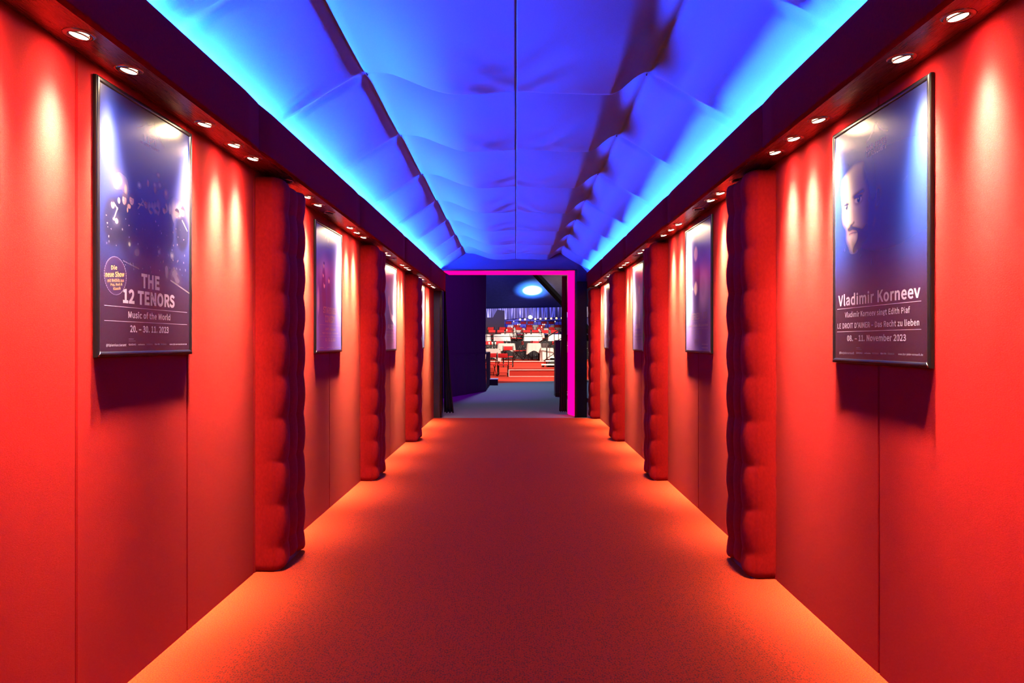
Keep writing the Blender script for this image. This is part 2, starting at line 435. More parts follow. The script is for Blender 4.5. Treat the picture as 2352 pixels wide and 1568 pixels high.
for y, lb in ((4.46,'red padded pillar on the right wall, nearest, beyond the bearded-man poster'),(7.62,'red padded pillar second along the right wall'),(10.62,'red padded pillar third along the right wall'),(13.76,'red padded pillar at the far end of the right wall beside the black gate post')):
    pillar(1, y, .46, lb)

# ------------------------------------------------------------------ downlights
ang = list(range(0, 92, 2))
cd = [1000*(3.4*math.exp(-(a/11.5)**2) + .07*math.exp(-(a/28)**2) + .008*max(0, math.cos(math.radians(a)))*(1 if a < 84 else .3)) for a in ang]
IES = 'IESNA:LM-63-2002\n[TEST] none\nTILT=NONE\n1 1000 1 %d 1 1 2 0 0 0\n1 1 50\n%s\n0\n%s\n' % (len(ang), ' '.join(map(str, ang)), ' '.join('%.2f' % c for c in cd))
ies_txt = bpy.data.texts.new('downlight_profile'); ies_txt.write(IES)
lamp_data = bpy.data.lights.new('downlight_beam', 'POINT')
lamp_data.energy = DOWN_W; lamp_data.color = DOWN_COL; lamp_data.shadow_soft_size = .022; lamp_data.use_nodes = True
nt = lamp_data.node_tree; em = nt.nodes['Emission']; ie = nt.nodes.new('ShaderNodeTexIES'); ie.mode = 'INTERNAL'; ie.ies = ies_txt
nt.links.new(ie.outputs[0], em.inputs['Strength'])

ringm = None
def lamp_meshes():
    r = MB(); r.lathe([(.035,-.001),(.037,-.004),(.044,-.0045),(.052,-.004),(.0565,-.0015),(.057,.001)], 32)
    g = MB(); g.lathe([(.0335,.000),(.0345,-.006),(.0375,-.0065),(.0375,-.003)], 28)
    l = MB(); l.lathe([(.0001,-.0105),(.012,-.0100),(.023,-.0085),(.031,-.0055),(.0335,-.001)], 28)
    return r, g, l
R_, G_, L_ = lamp_meshes()
proto = {}
def downlight(s, y, lit, label):
    v = .107
    t = thing('downlight', label, 'downlight', PX(s, v, y, SOF - .0005), 0, 'downlights in the %s soffit' % SN[s])
    key = lit
    if key not in proto:
        a = R_.build('trim_ring', M['chrome'], t); b = G_.build('gimbal', M['steel'] if not lit else M['chrome'], t)
        c = L_.build('bulb', M['bulb'] if lit else M['bulboff'], t); proto[key] = (a, b, c)
    else:
        for o in proto[key]:
            c = o.copy(); COL.objects.link(c); c.parent = t
    tilt = math.radians(12)
    for c in children(t):
        if c.name.startswith(('bulb', 'gimbal')): c.rotation_euler = (0, tilt if s < 0 else -tilt, 0)
    if lit:
        lo = bpy.data.objects.new('beam', lamp_data); COL.objects.link(lo); lo.parent = t
        lo.location = (0, 0, -.035); lo.rotation_euler = (0, tilt if s < 0 else -tilt, 0)
ORD = ['first','second','third','fourth','fifth','sixth','seventh','eighth','ninth','tenth','eleventh','twelfth','thirteenth','fourteenth','fifteenth','sixteenth','seventeenth','eighteenth','nineteenth','twentieth','twenty-first','twenty-second','twenty-third','twenty-fourth','twenty-fifth','twenty-sixth','twenty-seventh']
LAMPS = {-1: [(-1.2,1),(.6,1),(1.1,1),(2.25,1),(2.6,1),(2.93,1),(3.63,1),(4.0,1),(4.28,1),(4.86,0),(5.35,1),(5.65,1),(5.97,0),(6.70,1),(6.98,1),(7.27,1),(8.41,1),(8.63,1),(8.94,0),(9.63,1),(9.94,1),(10.19,1),(11.28,1),(11.57,1),(11.9,0),(12.45,1),(12.87,1),(13.1,1)],
         1: [(-1.2,1),(.6,1),(1.1,1),(2.05,1),(2.45,1),(2.81,1),(3.58,1),(3.90,1),(4.18,1),(4.90,0),(5.30,1),(5.56,1),(5.92,0),(6.66,1),(6.98,1),(7.33,1),(8.42,1),(8.72,1),(8.99,0),(9.75,1),(10.02,1),(10.33,1),(11.4,1),(11.7,1),(12.0,0),(12.87,1),(13.2,1),(13.5,1)]}
for s in (-1, 1):
    i = 0
    for y, lit in LAMPS[s]:
        if y < 2.0:
            downlight(s, y, lit, 'round downlight in the %s soffit outside the picture, near the entrance' % SN[s]); continue
        downlight(s, y, lit, '%s round chrome downlight in the %s soffit, %s along from the camera' % ('lit' if lit else 'unlit', SN[s], ORD[i])); i += 1

# ------------------------------------------------------------------ posters
def blur(a, n):
    for _ in range(2):
        for ax in (0, 1):
            c = np.cumsum(np.pad(a, [(n+1, n) if i == ax else (0, 0) for i in (0, 1)], mode='edge'), ax)
            a = (np.take(c, range(2*n+1, c.shape[ax]), ax) - np.take(c, range(0, c.shape[ax]-2*n-1), ax))/(2*n+1)
    return a
class Art:
    def __init__(s, nu, nt, c):
        s.U, s.T = np.meshgrid((np.arange(nu))/(nu-1), (np.arange(nt))/(nt-1)); s.c = np.ones((nt, nu, 3))*np.array(c)
    def over(s, m, col): s.c = s.c*(1-m[..., None]) + np.array(col)*m[..., None]; return s
    def add(s, m, col): s.c = s.c + m[..., None]*np.array(col); return s
    def poly(s, pts, soft=1):
        x, y = s.U, s.T; ins = np.zeros(x.shape, bool); n = len(pts)
        for i in range(n):
            x0, y0 = pts[i]; x1, y1 = pts[i-1]
            if y0 == y1: continue
            c = ((y0 > y) != (y1 > y)) & (x < (x1-x0)*(y-y0)/(y1-y0)+x0); ins ^= c
        return blur(ins.astype(float), soft) if soft else ins.astype(float)
    def ell(s, cx, cy, rx, ry, soft=.35):
        d = np.sqrt(((s.U-cx)/rx)**2 + ((s.T-cy)/ry)**2); return 1 - sm(1-soft, 1+soft, d)
    def gau(s, cx, cy, rx, ry): return np.exp(-((s.U-cx)/rx)**2 - ((s.T-cy)/ry)**2)
    def line(s, p, w):
        m = np.zeros_like(s.U)
        for (x0, y0), (x1, y1) in zip(p[:-1], p[1:]):
            dx, dy = x1-x0, (y1-y0)*1.44; l2 = dx*dx+dy*dy
            q = np.clip(((s.U-x0)*dx + (s.T-y0)*1.44*dy)/l2, 0, 1)
            m = np.maximum(m, 1 - sm(w*.6, w*1.4, np.hypot(s.U-x0-q*dx, (s.T-y0)*1.44-q*dy)))
        return m

try: FONT = bpy.data.fonts.load(bpy.utils.system_resource('DATAFILES', path='fonts') + '/Noto Sans CJK Regular.woff2')   # the typeface that ships with Blender
except Exception: FONT = None
def text_mesh(string, bold=.02):
    cu = bpy.data.curves.new('t', 'FONT')
    if FONT: cu.font = FONT
    cu.body = string; cu.offset = bold; cu.resolution_u = 4; cu.space_character = 1.04; cu.space_word = 1.08
    o = bpy.data.objects.new('t', cu); COL.objects.link(o)
    dg = bpy.context.evaluated_depsgraph_get(); me = bpy.data.meshes.new_from_object(o.evaluated_get(dg))
    v = np.array([p.co[:2] for p in me.vertices]); f = [list(p.vertices) for p in me.polygons]
    bpy.data.objects.remove(o); bpy.data.curves.remove(cu); bpy.data.meshes.remove(me)
    lo, hi = v.min(0), v.max(0); return (v-lo)/(hi-lo), f

def poster(s, y0, y1, zt, zb, label, art, texts=(), disc=None, gain=2.8):
    q_ = 1.0075                                  # the sheet lies .021 m off the wall
    y0 *= q_; y1 *= q_; zt = EYE + (zt-EYE)*q_; zb = EYE + (zb-EYE)*q_
    b = .024
    cy_, cz_ = (y0+y1)/2, zb
    t = thing('framed_poster', label, 'poster', PX(s, 0, cy_, cz_, False), 0, 'framed posters along the %s wall' % SN[s])
    loc = Vector(t.location)
    def W(v, y, z): return Vector(PX(s, .62*v, y, z, False)) - loc
    def pt(u, tt, v):
        y = y0+b + (y1-y0-2*b)*u if s < 0 else y1-b - (y1-y0-2*b)*u
        return W(v, y, zt-b-(zt-zb-2*b)*tt)
    bk = MB(); e = .008
    bk.hexa([W(v, y, z) for z in (zb+e, zt-e) for v, y in ((.001,y0+e),(.022,y0+e),(.022,y1-e),(.001,y1-e))]); bk.build('back_panel', M['backing'], t)
    # four mitred snap rails, half-round
    prof = [(0.0,.003),(0.0,.020)] + [(b/2-b/2*math.cos(q), .021+.013*math.sin(q)) for q in np.linspace(.15, PI-.15, 9)] + [(b+.001,.0235)]
    c = [(y0,zb),(y1,zb),(y1,zt),(y0,zt)]
    for i in range(4):
        (ya,za),(yb,zb_) = c[i], c[(i+1)%4]; ca = Vector((ya,za)); cb = Vector((yb,zb_)); ctr = Vector(((y0+y1)/2,(zt+zb)/2))
        r = MB(); rows = []
        for p in (ca, cb):
            row = []
            for a, h in prof:
                sy = 1 if p.x < ctr.x else -1; sz = 1 if p.y < ctr.y else -1
                row.append(W(h, p.x+sy*a, p.y+sz*a))
            rows.append(row)
        r.grid(rows, 0, True); r.build('frame_rail', M['frame'], t, recalc=False)
    # bright spring catch at the near lower corner
    yc = y0; dirn = 1
    k = MB(); k.tube([W(.030, yc+.022, zb+.026), W(.036, yc+.014, zb+.014), W(.034, yc+.006, zb+.004)], .003, 6); k.build('corner_clip', M['chrome'], t)
    # the sheet
    nt_, nu_ = art.c.shape[:2]
    P = np.array([[pt(u, tt, .0235) for u in np.linspace(0, 1, nu_)] for tt in np.linspace(0, 1, nt_)])
    sh = MB(); sh.grid(P, 0, False); ob = sh.build('poster_sheet', M['print'], t, recalc=False)
    ca = ob.data.color_attributes.new('print', 'FLOAT_COLOR', 'POINT')
    rgba = np.ones((nt_*nu_, 4)); rgba[:, :3] = np.clip(gain*art.c*(lambda m: m/(m+.06)/(1+1.2*m))(art.c.mean(-1, keepdims=True)), 0, 1).reshape(-1,3); ca.data.foreach_set('color', rgba.ravel().astype(np.float32))
    groups = {}
    for (string, u0, u1, t0, t1, ink, part, *rest) in texts:
        mb = groups.setdefault((part, ink), MB())
        if string is None:
            mb.add([pt(u0,t1,.02365), pt(u1,t1,.02365), pt(u1,t0,.02365), pt(u0,t0,.02365)], [(0,1,2,3)]); continue
        v, f = text_mesh(string, .36*(rest[0] if rest else .022)); sl = rest[1] if len(rest) > 1 else 0
        mb.add([pt(u0+(u1-u0)*a, t1+(t0-t1)*h - sl*(a-.5), .0238) for a, h in v], f)
    bd = None
    if disc:
        u, tt, ru, rt = disc
        d = MB(); n = 48
        d.add([pt(u,tt,.02360)] + [pt(u+ru*math.cos(2*PI*i/n), tt+rt*math.sin(2*PI*i/n), .02360) for i in range(n)], [(0,i+1,(i+1)%n+1) for i in range(n)])
        bd = d.build('badge', M['inkblue'], t, recalc=False)
        rg = MB()
        for i in range(n):
            a0, a1 = 2*PI*i/n, 2*PI*(i+.62)/n
            rg.add([pt(u+ru*q*math.cos(a), tt+rt*q*math.sin(a), .0237) for q, a in ((.97,a0),(1.0,a0),(1.0,a1),(.97,a1))], [(0,1,2,3)])
        rg.build('dotted_ring', M['ink'], bd, recalc=False)
    for (part, ink), mb in groups.items():
        par = bd if part.startswith('badge') and bd else t
        o = mb.build(part, M[ink], par, recalc=False)
    return t

NAVY = (.010,.030,.300)  # print's navy, made bluer to carry the blue ceiling's reflection
# left, nearest: a row of singers in stage light
A = Art(230, 330, NAVY)
A.add(np.exp(-((A.T-.45)/.25)**2)*.5, (.01,.015,.10)); A.over(sm(.62,.8,A.T)*.8, (.035,.018,.13))  # lower violet tint paints in the opposite red wall's reflection
for x, ww in ((.18,.05),(.25,.04),(.45,.03),(.60,.05),(.78,.07),(.9,.06)):
    A.add(np.exp(-((A.U-x-(A.T-.3)*.12)/(ww+.10*np.clip(A.T-.2,0,1)))**2)*sm(.15,.35,A.T)*(1-sm(.45,.62,A.T)), (.012,.012,.06))
A.add(A.gau(.80,.36,.22,.12), (.05,.04,.10)); A.add(A.gau(.85,.46,.18,.12), (.03,.025,.07))
for x, y, w_, h_ in ((.12,.50,.085,.10),(.24,.49,.10,.11),(.34,.47,.09,.10),(.47,.49,.08,.10),(.62,.48,.07,.08),(.73,.47,.06,.08),(.90,.46,.09,.09)):
    A.over(A.ell(x, y, w_, h_, .25)*.85, (.006,.008,.05))
B_ = [('b',.493,.390,.016,.012),('b',.528,.387,.016,.012),('b',.561,.386,.016,.015),('b',.596,.382,.019,.019),('b',.695,.367,.015,.011),('b',.740,.367,.015,.013),('b',.787,.368,.024,.024),('b',.829,.356,.016,.015),('b',.867,.355,.022,.019)]
for _, x, y, a, h in B_: A.over(A.ell(x, y+.008, a, h*1.5, .7)*.75, (.55,.46,.62))
for x, y, a, h in ((.120,.439,.019,.014),(.230,.405,.022,.018),(.305,.396,.025,.018),(.457,.391,.020,.017),(.670,.388,.020,.014),(.829,.384,.027,.017),(.905,.367,.028,.018),(.512,.416,.019,.010),(.577,.404,.019,.010)):
    A.over(A.ell(x+.006, y-.008, a*1.05, h*1.05, .2), (.03,.015,.05))
    A.over(A.ell(x, y, a*.9, h, .3), (.62,.38,.48)); A.over(A.ell(x+a*.45, y+h*.1, a*.5, h*.9, .6)*.6, (.20,.09,.22))
    A.over(A.ell(x-a*.2, y-h*.15, a*.55, h*.14, .7)*.55, (.14,.06,.14)); A.over(A.ell(x-a*.3, y+h*.12, a*.16, h*.2, .6)*.5, (.85,.6,.6))
    A.over(A.ell(x-a*.2, y+h*.48, a*.24, h*.13, .6)*.6, (.12,.04,.08)); A.over(A.ell(x+a*.15, y-h*.85, a*.9, h*.35, .5)*.85, (.03,.015,.05))
for x, y, a, h in ((.178,.415,.012,.011),(.278,.424,.017,.009),(.130,.492,.011,.005),(.40,.40,.03,.004),(.262,.44,.006,.010)):
    A.over(A.ell(x, y, a, h, .3), (.70,.46,.52))
for p in (((.13,.49),(.165,.445)),((.37,.42),(.43,.38)),((.41,.375),(.44,.395)),((.90,.405),(.97,.445)),((.13,.43),(.165,.45))): A.over(A.line(p, .004)*.8, (.55,.45,.62))
for x, y, a, h, c in ((.184,.336,.022,.013,(1,.75,.55)),(.149,.355,.010,.007,(.9,.9,.95)),(.384,.323,.011,.007,(.8,.85,1)),(.599,.246,.014,.007,(.4,.38,.7)),(.556,.295,.012,.007,(.4,.38,.7)),(.616,.287,.014,.008,(.45,.42,.75)),(.244,.360,.012,.016,(.9,.65,.6)),(.48,.30,.010,.012,(.5,.28,.35)),(.69,.31,.012,.010,(.55,.35,.4)),(.56,.315,.012,.012,(.45,.25,.35)),(.282,.574,.008,.006,(.8,.85,1)),(.607,.576,.011,.007,(.5,.5,.8)),(.767,.578,.013,.008,(.6,.6,.9)),(.155,.497,.015,.010,(.35,.35,.7))):
    A.add(A.gau(x, y, a*2.2, h*2.2)*.25, c); A.over(A.ell(x, y, a, h, .35), c)
for i in range(60):
    x, y = RNG.uniform(.05,.95), RNG.uniform(.44,.68); A.over(A.ell(x, y, .003+.003*RNG.random(), .002+.004*RNG.random(), .5)*.7, (.35,.30,.6))
for x, y, a, h in ((.698,.643,.025,.018),(.799,.658,.045,.024),(.838,.687,.040,.016),(.70,.67,.02,.02),(.36,.60,.03,.02)): A.over(A.ell(x, y, a, h, .6)*.5, (.32,.25,.5))
A.over(A.line(((.22,.645),(.38,.665)), .003)*.6, (.4,.35,.6)); A.over(A.line(((.75,.69),(1,.735)), .004)*.8, (.5,.42,.65))
for p in (((.362,.094),(.414,.077),(.451,.048)),((.445,.044),(.488,.058),(.532,.045)),((.544,.034),(.566,.066),(.610,.09),(.670,.112))): A.over(A.line(p, .004)*.7, (.30,.26,.45))
foot = lambda site, at_: [(at_, .058,.250,.9700,.9835,'ink','footer_lettering'), ('GASAG',.275,.350,.9704,.9776,'ink','footer_lettering'), ('radioeins',.37,.445,.9704,.977,'ink','footer_lettering'), ('TAGESSPIEGEL',.46,.535,.9706,.9768,'inkdim','footer_lettering',.02), ('tip.rbb',.555,.615,.9690,.9777,'ink','footer_lettering',.03), ('fritzkola',.63,.695,.9685,.9773,'inkdim','footer_lettering'), (site,.735,.962,.9690,.9795,'ink','footer_lettering'), (None,.275,.325,.951,.9535,'inkdim','footer_lettering'), (None,.275,.345,.959,.9605,'inkdim','footer_lettering')]
T = [('TIPI',.422,.568,.1040,.1304,'inkdim','logo'),('AM KANZLERAMT',.393,.609,.1365,.1478,'inkdim','logo'),
 ('Die',.103,.160,.6693,.6869,'inkgold','badge_lettering',.03,.004),('neue Show',.052,.230,.6920,.7140,'inkgold','badge_lettering',.03,.012),('mit Welthits aus',.071,.226,.7190,.7325,'inkgold','badge_lettering',.015,.010),('Pop, Rock &',.099,.210,.7360,.7490,'inkgold','badge_lettering',.015,.008),('Klassik',.123,.195,.7515,.7625,'inkgold','badge_lettering',.015,.005),
 ('THE',.407,.613,.6816,.7416,'ink','title_lettering',.05),('12 TENORS',.217,.799,.7531,.8116,'ink','title_lettering',.05),
 (None,.041,.967,.8253,.8270,'ink','rules'),('Music of the World',.270,.744,.8399,.8683,'ink','subtitle_lettering',.03),(None,.041,.967,.8821,.8838,'ink','rules'),('20. – 30. 11. 2023',.288,.723,.8968,.9252,'ink','date_lettering',.035)] + foot('www.tipi-am-kanzleramt.de', '@tipiamkanzleramt')
poster(-1, 2.832, 3.651, 2.662, 1.485, 'framed blue poster of singing men with a round badge, nearest on the left wall', A, T, (.145,.709,.1056,.074), .28)

# right, nearest: bearded man's face in half light
A = Art(250, 350, (.004,.035,.380))  # blue raised here too for the ceiling mirrored in the cover
A.over(sm(.50,.80,A.T), (.042,.012,.085)); A.add(A.gau(.6,.36,.25,.2)*.6, (0,.02,.13)); A.over((1-sm(0,.2,A.T))*.6, (.02,.02,.05))  # violet lower part: red wall's reflection put into the print
face = [(.360,.175),(.300,.169),(.247,.171),(.192,.185),(.146,.198),(.108,.215),(.096,.242),(.103,.288),(.108,.308),(.117,.345),(.108,.373),(.122,.397),(.160,.419),(.169,.450),(.164,.472),(.188,.499),(.211,.530),(.247,.541),(.287,.531),(.317,.509),(.352,.492),(.394,.460),(.411,.423),(.419,.380),(.435,.337),(.419,.293),(.369,.246),(.356,.205)]
fm = A.poly(face, 3); shade = 1 - sm(.20,.44, A.U + .10*(A.T-.3))
A.over(fm, (.11,.06,.22)); A.over(fm*shade, (.80,.66,.62)); A.over(fm*np.exp(-((A.U-.19)/.07)**2 - ((A.T-.24)/.07)**2)*.8, (1,.93,.85))
A.over(A.gau(.16,.375,.05,.035)*fm*.5, (.85,.68,.66)); A.over(A.gau(.30,.40,.05,.035)*fm*.4, (.75,.55,.6))
D_ = (.006,.003,.02)
A.over(A.poly([(.212,.301),(.247,.291),(.309,.286),(.360,.286),(.382,.297),(.317,.302),(.251,.311)], 2)*.95, D_)
A.over(A.poly([(.100,.299),(.141,.300),(.172,.314),(.169,.323),(.117,.314)], 2)*.95, D_)
for (cx_, cy_, rx, ry, dx) in ((.298,.320,.048,.019,.008),(.150,.3335,.032,.017,.005)):
    A.over(A.ell(cx_, cy_, rx*1.25, ry*1.25, .45)*.75, (.16,.07,.17)); A.over(A.ell(cx_, cy_+.002, rx*.85, ry*.62, .25), (.75,.66,.72))
    A.over(A.ell(cx_+dx, cy_, rx*.42, ry*.72, .2), (.02,.015,.05)); A.over(A.ell(cx_+dx-.006, cy_-.004, rx*.12, ry*.2, .4), (.9,.9,.95))
    A.over(A.ell(cx_, cy_-ry*.62, rx*1.0, ry*.28, .4)*.9, (.03,.015,.05))
A.over(A.poly([(.222,.325),(.240,.350),(.262,.395),(.247,.404),(.236,.37)], 4)*.7, (.30,.14,.30))
A.over(A.poly([(.193,.33),(.212,.33),(.222,.405),(.19,.412)], 3)*.7, (.95,.85,.82))
A.over(A.poly([(.247,.403),(.238,.411),(.197,.417),(.188,.421),(.224,.423),(.258,.415)], 1)*.95, D_)
A.over(A.poly([(.155,.429),(.206,.418),(.274,.431),(.322,.449),(.335,.478),(.287,.455),(.229,.446),(.176,.450)], 2)*.97, (.004,.002,.02))
A.over(A.poly([(.176,.455),(.229,.446),(.289,.457),(.274,.466),(.229,.463),(.185,.465)], 1)*.9, (.32,.15,.24)); A.over(A.line(((.185,.457),(.23,.4555),(.280,.458)), .0025)*.8, (.10,.04,.10))
A.over(A.poly([(.185,.484),(.205,.477),(.238,.478),(.262,.495),(.268,.52),(.245,.537),(.215,.53),(.198,.508)], 5)*.75, (.02,.012,.06))
A.over(A.poly([(.291,.439),(.352,.452),(.402,.440),(.386,.492),(.335,.508),(.291,.531),(.247,.545),(.215,.535),(.25,.512),(.285,.487)], 3)*.95, (.006,.004,.03))
A.over(A.poly([(.164,.45),(.172,.448),(.185,.49),(.215,.53),(.205,.532),(.18,.497)], 2)*.7, (.05,.03,.15))
ear = A.poly([(.645-.1,.294),(.564,.327),(.548,.365),(.516,.398),(.490,.389),(.500,.347),(.509,.307)], 3); A.over(ear*.8, (.10,.05,.24)); A.over(A.ell(.53,.345,.014,.022,.6)*.6, (.04,.03,.16))
A.over(A.poly([(.488,.412),(.504,.429),(.484,.456),(.464,.462)], 2)*.6, (.14,.08,.26))
A.over(A.poly([(.09,.20),(.15,.165),(.25,.145),(.37,.155),(.40,.20),(.44,.28),(.47,.36),(.50,.30),(.47,.20),(.38,.13),(.22,.13),(.11,.17)], 4)*.5, (.01,.01,.05))
for i in range(10):
    x, y = RNG.uniform(.05,.98), RNG.uniform(.1,.65); A.over(A.line(((x,y),(x+RNG.normal(0,.02),y+RNG.uniform(.005,.03))), .0015)*.35, (.25,.28,.6))
for p in (((.390,.098),(.440,.084),(.478,.058),(.500,.040)),((.516,.043),(.547,.070),(.588,.088),(.629,.097))): A.over(A.line(p, .004)*.8, (.22,.16,.50))
T = [('BAR JEDER',.395,.619,.1160,.1385,'inkdim','logo',.04),('VERNUNFT',.395,.619,.1415,.1635,'inkdim','logo',.04),
 ('Vladimir Korneev',.043,.940,.7154,.7682,'ink','title_lettering',.03),(None,.029,.947,.7787,.7806,'ink','rules'),
 ('Vladimir Korneev singt Edith Piaf',.131,.846,.7949,.8267,'ink','subtitle_lettering',.025),("LE DROIT D'AIMER – Das Recht zu lieben",.033,.930,.8427,.8680,'ink','subtitle_lettering',.025),
 (None,.026,.947,.8808,.8827,'ink','rules'),('08. – 11. November 2023',.161,.810,.8967,.9243,'ink','date_lettering',.03)] + foot('www.bar-jeder-vernunft.de', '@barjedervernunft')
poster(1, 2.743, 3.59, 2.634, 1.443, "framed blue poster with a bearded man's face, nearest on the right wall", A, T, None, .45)

def tall_fig(A, x, y, h, c, c2):     # a standing figure printed on a poster
    A.over(A.ell(x, y+h*.55, h*.30, h*.50, .3)*.9, c); A.over(A.ell(x, y, h*.11, h*.10, .25), c2)
    A.over(A.ell(x+.01, y-h*.07, h*.12, h*.06, .3), c)
# second posters
A = Art(120, 170, (.05,.06,.30)); A.over(sm(.6,.8,A.T)*.8, (.06,.06,.34))
A.add(A.gau(.30,.33,.16,.10), (.35,.28,.38)); A.add(A.gau(.85,.3,.2,.3)*.5, (.3,.3,.5))
for x, y, h in ((.28,.31,.22),(.26,.39,.2),(.30,.47,.24),(.48,.42,.25)): tall_fig(A, x, y, h, (.06,.05,.20), (.75,.55,.60))
A.over(A.ell(.08,.60,.04,.10,.4)*.6, (.40,.20,.45)); A.over(A.line(((.35,.08),(.42,.04),(.45,.10)), .01)*.6, (.3,.3,.5))
T = [('TIPI',.40,.56,.115,.140,'inkdim','logo'),(None,.38,.62,.146,.150,'inkdim','logo'),('STARBUGS',.262,.774,.6428,.6999,'ink','title_lettering',.05),('COMEDY',.330,.733,.7131,.7743,'ink','title_lettering',.05),(None,.127,.967,.7933,.7950,'ink','rules'),('JUMP! – Rebound',.339,.750,.8136,.8373,'ink','subtitle_lettering',.03),('Regie: Nadja Sieger – Freundschaft',.232,.862,.8512,.8709,'ink','subtitle_lettering'),(None,.127,.978,.8852,.8869,'ink','rules'),('01. – 31. 12. 2023',.344,.750,.9025,.9282,'ink','date_lettering',.03),('@tipiamkanzleramt',.12,.27,.974,.985,'ink','footer_lettering'),('radioeins  tip',.40,.66,.974,.984,'ink','footer_lettering'),('www.tipi-am-kanzleramt.de',.72,.97,.974,.985,'ink','footer_lettering')]
poster(-1, 5.84, 6.70, 2.60, 1.453, 'framed violet poster with a stack of comedians, second along the left wall', A, T)
A = Art(120, 170, (.06,.07,.26)); A.over(sm(.6,.8,A.T)*.8, (.08,.04,.24)); A.add(A.gau(.72,.52,.16,.16), (.5,.42,.55)); A.add(A.gau(.12,.35,.2,.4)*.6, (.4,.4,.6))
A.over(A.ell(.42,.42,.16,.32,.25)*.85, (.06,.05,.22)); A.over(A.ell(.42,.22,.07,.055,.3), (.55,.36,.50)); A.over(A.ell(.42,.50,.06,.05,.3), (.70,.55,.66)); A.over(A.ell(.70,.50,.09,.08,.4)*.6, (.30,.26,.45)); A.over(A.line(((.08,.58),(.2,.44),(.3,.5)), .012)*.6, (.6,.5,.6))
T = [('SIEGFRIED & JOY',.102,.882,.6979,.7558,'ink','title_lettering',.05),(None,.102,.891,.7647,.7664,'ink','rules'),('Las Vegas in Berlin – Die Zaubershow',.068,.896,.7877,.8176,'ink','subtitle_lettering',.03),(None,.102,.891,.8278,.8295,'ink','rules'),('11. – 17. 12. 2023',.252,.666,.8431,.8713,'inkdim','date_lettering',.03),('BERLIN',.363,.548,.912,.933,'inkdim','logo'),('ZAUBER',.375,.535,.939,.958,'inkdim','logo'),(None,.66,.89,.950,.954,'ink','footer_lettering'),(None,.66,.89,.976,.981,'ink','footer_lettering'),('@barjedervernunft',.06,.24,.974,.985,'ink','footer_lettering')]
poster(1, 5.815, 6.71, 2.64, 1.45, 'framed lilac poster with a tall magician figure, second along the right wall', A, T)
# third and fourth, small in view
def far_art(seed, a, b, hot):
    A = Art(70, 100, a); A.over(sm(.6,.8,A.T)*.8, b); A.add(A.gau(*hot), (.4,.36,.5)); return A
def far_texts(title, sub):
    return [(title,.25,.75,.700,.755,'ink','title_lettering',.05),(None,.1,.92,.79,.792,'ink','rules'),(sub,.15,.85,.812,.842,'inkdim','subtitle_lettering',.03),(None,.1,.92,.866,.868,'ink','rules'),('12. 2023',.25,.75,.890,.918,'inkdim','date_lettering',.03)]
A = far_art(1, (.05,.06,.22), (.13,.05,.18), (.5,.3,.3,.2)); A.over(A.line(((.40,.38),(.42,.50),(.55,.60),(.9,.66)), .05)*.7, (.6,.5,.7)); A.over(A.ell(.35,.42,.07,.06,.4), (.6,.45,.6))
poster(-1, 8.77, 9.63, 2.583, 1.43, 'framed lilac poster with a pale sweeping arc, third along the left wall', A, far_texts('ALTE', 'Revue und Tanz'))
A = far_art(2, (.06,.08,.24), (.05,.06,.22), (.5,.3,.4,.3))
poster(-1, 11.55, 12.4, 2.562, 1.435, 'framed pale blue poster farthest along the left wall', A, far_texts('SHOW', 'Winter'))
A = far_art(3, (.06,.07,.24), (.08,.05,.20), (.6,.4,.3,.2)); A.over(A.ell(.62,.48,.12,.22,.3)*.7, (.45,.40,.65)); A.over(A.ell(.62,.30,.06,.05,.3), (.7,.6,.7))
poster(1, 8.93, 9.74, 2.617, 1.427, 'framed pale blue poster with a slim white figure, third along the right wall', A, far_texts('THE ROCK', 'Konzert'))
A = far_art(4, (.09,.09,.20), (.07,.06,.18), (.4,.3,.3,.3))
poster(1, 12.05, 12.9, 2.612, 1.423, 'framed grey blue poster farthest along the right wall', A, far_texts('GALA', 'Berlin'))

# ------------------------------------------------------------------ gate at the end of the corridor
wf = MB()          # cloth wall above the opening
wf.box((-1.95, 14.18, 3.02), (1.85, 14.24, 3.75)); wf.box((1.24, 14.18, 2.70), (1.85, 14.24, 3.02)); wf.box((-1.95, 14.18, 2.70), (-1.52, 14.24, 3.02))
wf.box((-6, 14.20, 0), (-1.80, 14.26, 3.75)); wf.box((1.75, 14.20, 0), (6, 14.26, 3.75))
struct(wf.build('wall_front', M['navy']))
g = thing('gate_portal', 'black gate frame with glowing magenta inner panels', 'gate', (0, 14.1, 0))
def gp(b, name, m): b.v = [(x, y-14.1, z) for x, y, z in b.v]; return b.build(name, m, g)
gp(MB().box((-1.745,13.93,.002),(-1.555,14.16,2.69)), 'post', M['blackpaint'])
gp(MB().box((-1.555,13.95,.002),(-1.515,14.16,2.70)), 'edge_trim', M['trimblack'])
gp(MB().box((1.250,13.98,.002),(1.455,14.16,2.79)), 'post', M['jet'])
gp(MB().box((1.205,13.97,.002),(1.250,14.16,3.03)), 'edge_trim', M['trimblack'])
gp(MB().box((-1.555,13.97,3.012),(1.250,14.16,3.035)), 'edge_trim', M['trimblack'])
gp(MB().hexa([(1.100,14.50,.02),(1.205,14.09,.02),(1.225,14.10,.02),(1.12,14.52,.02),(1.100,14.50,2.975),(1.205,14.09,3.01),(1.225,14.10,3.01),(1.12,14.52,2.975)]), 'light_panel', M['magenta'])
gp(MB().hexa([(-1.5,14.09,3.010),(1.205,14.09,3.010),(1.205,14.10,3.03),(-1.5,14.10,3.03),(-1.42,14.50,2.975),(1.10,14.50,2.975),(1.10,14.52,2.99),(-1.42,14.52,2.99)]), 'light_panel', M['magenta'])

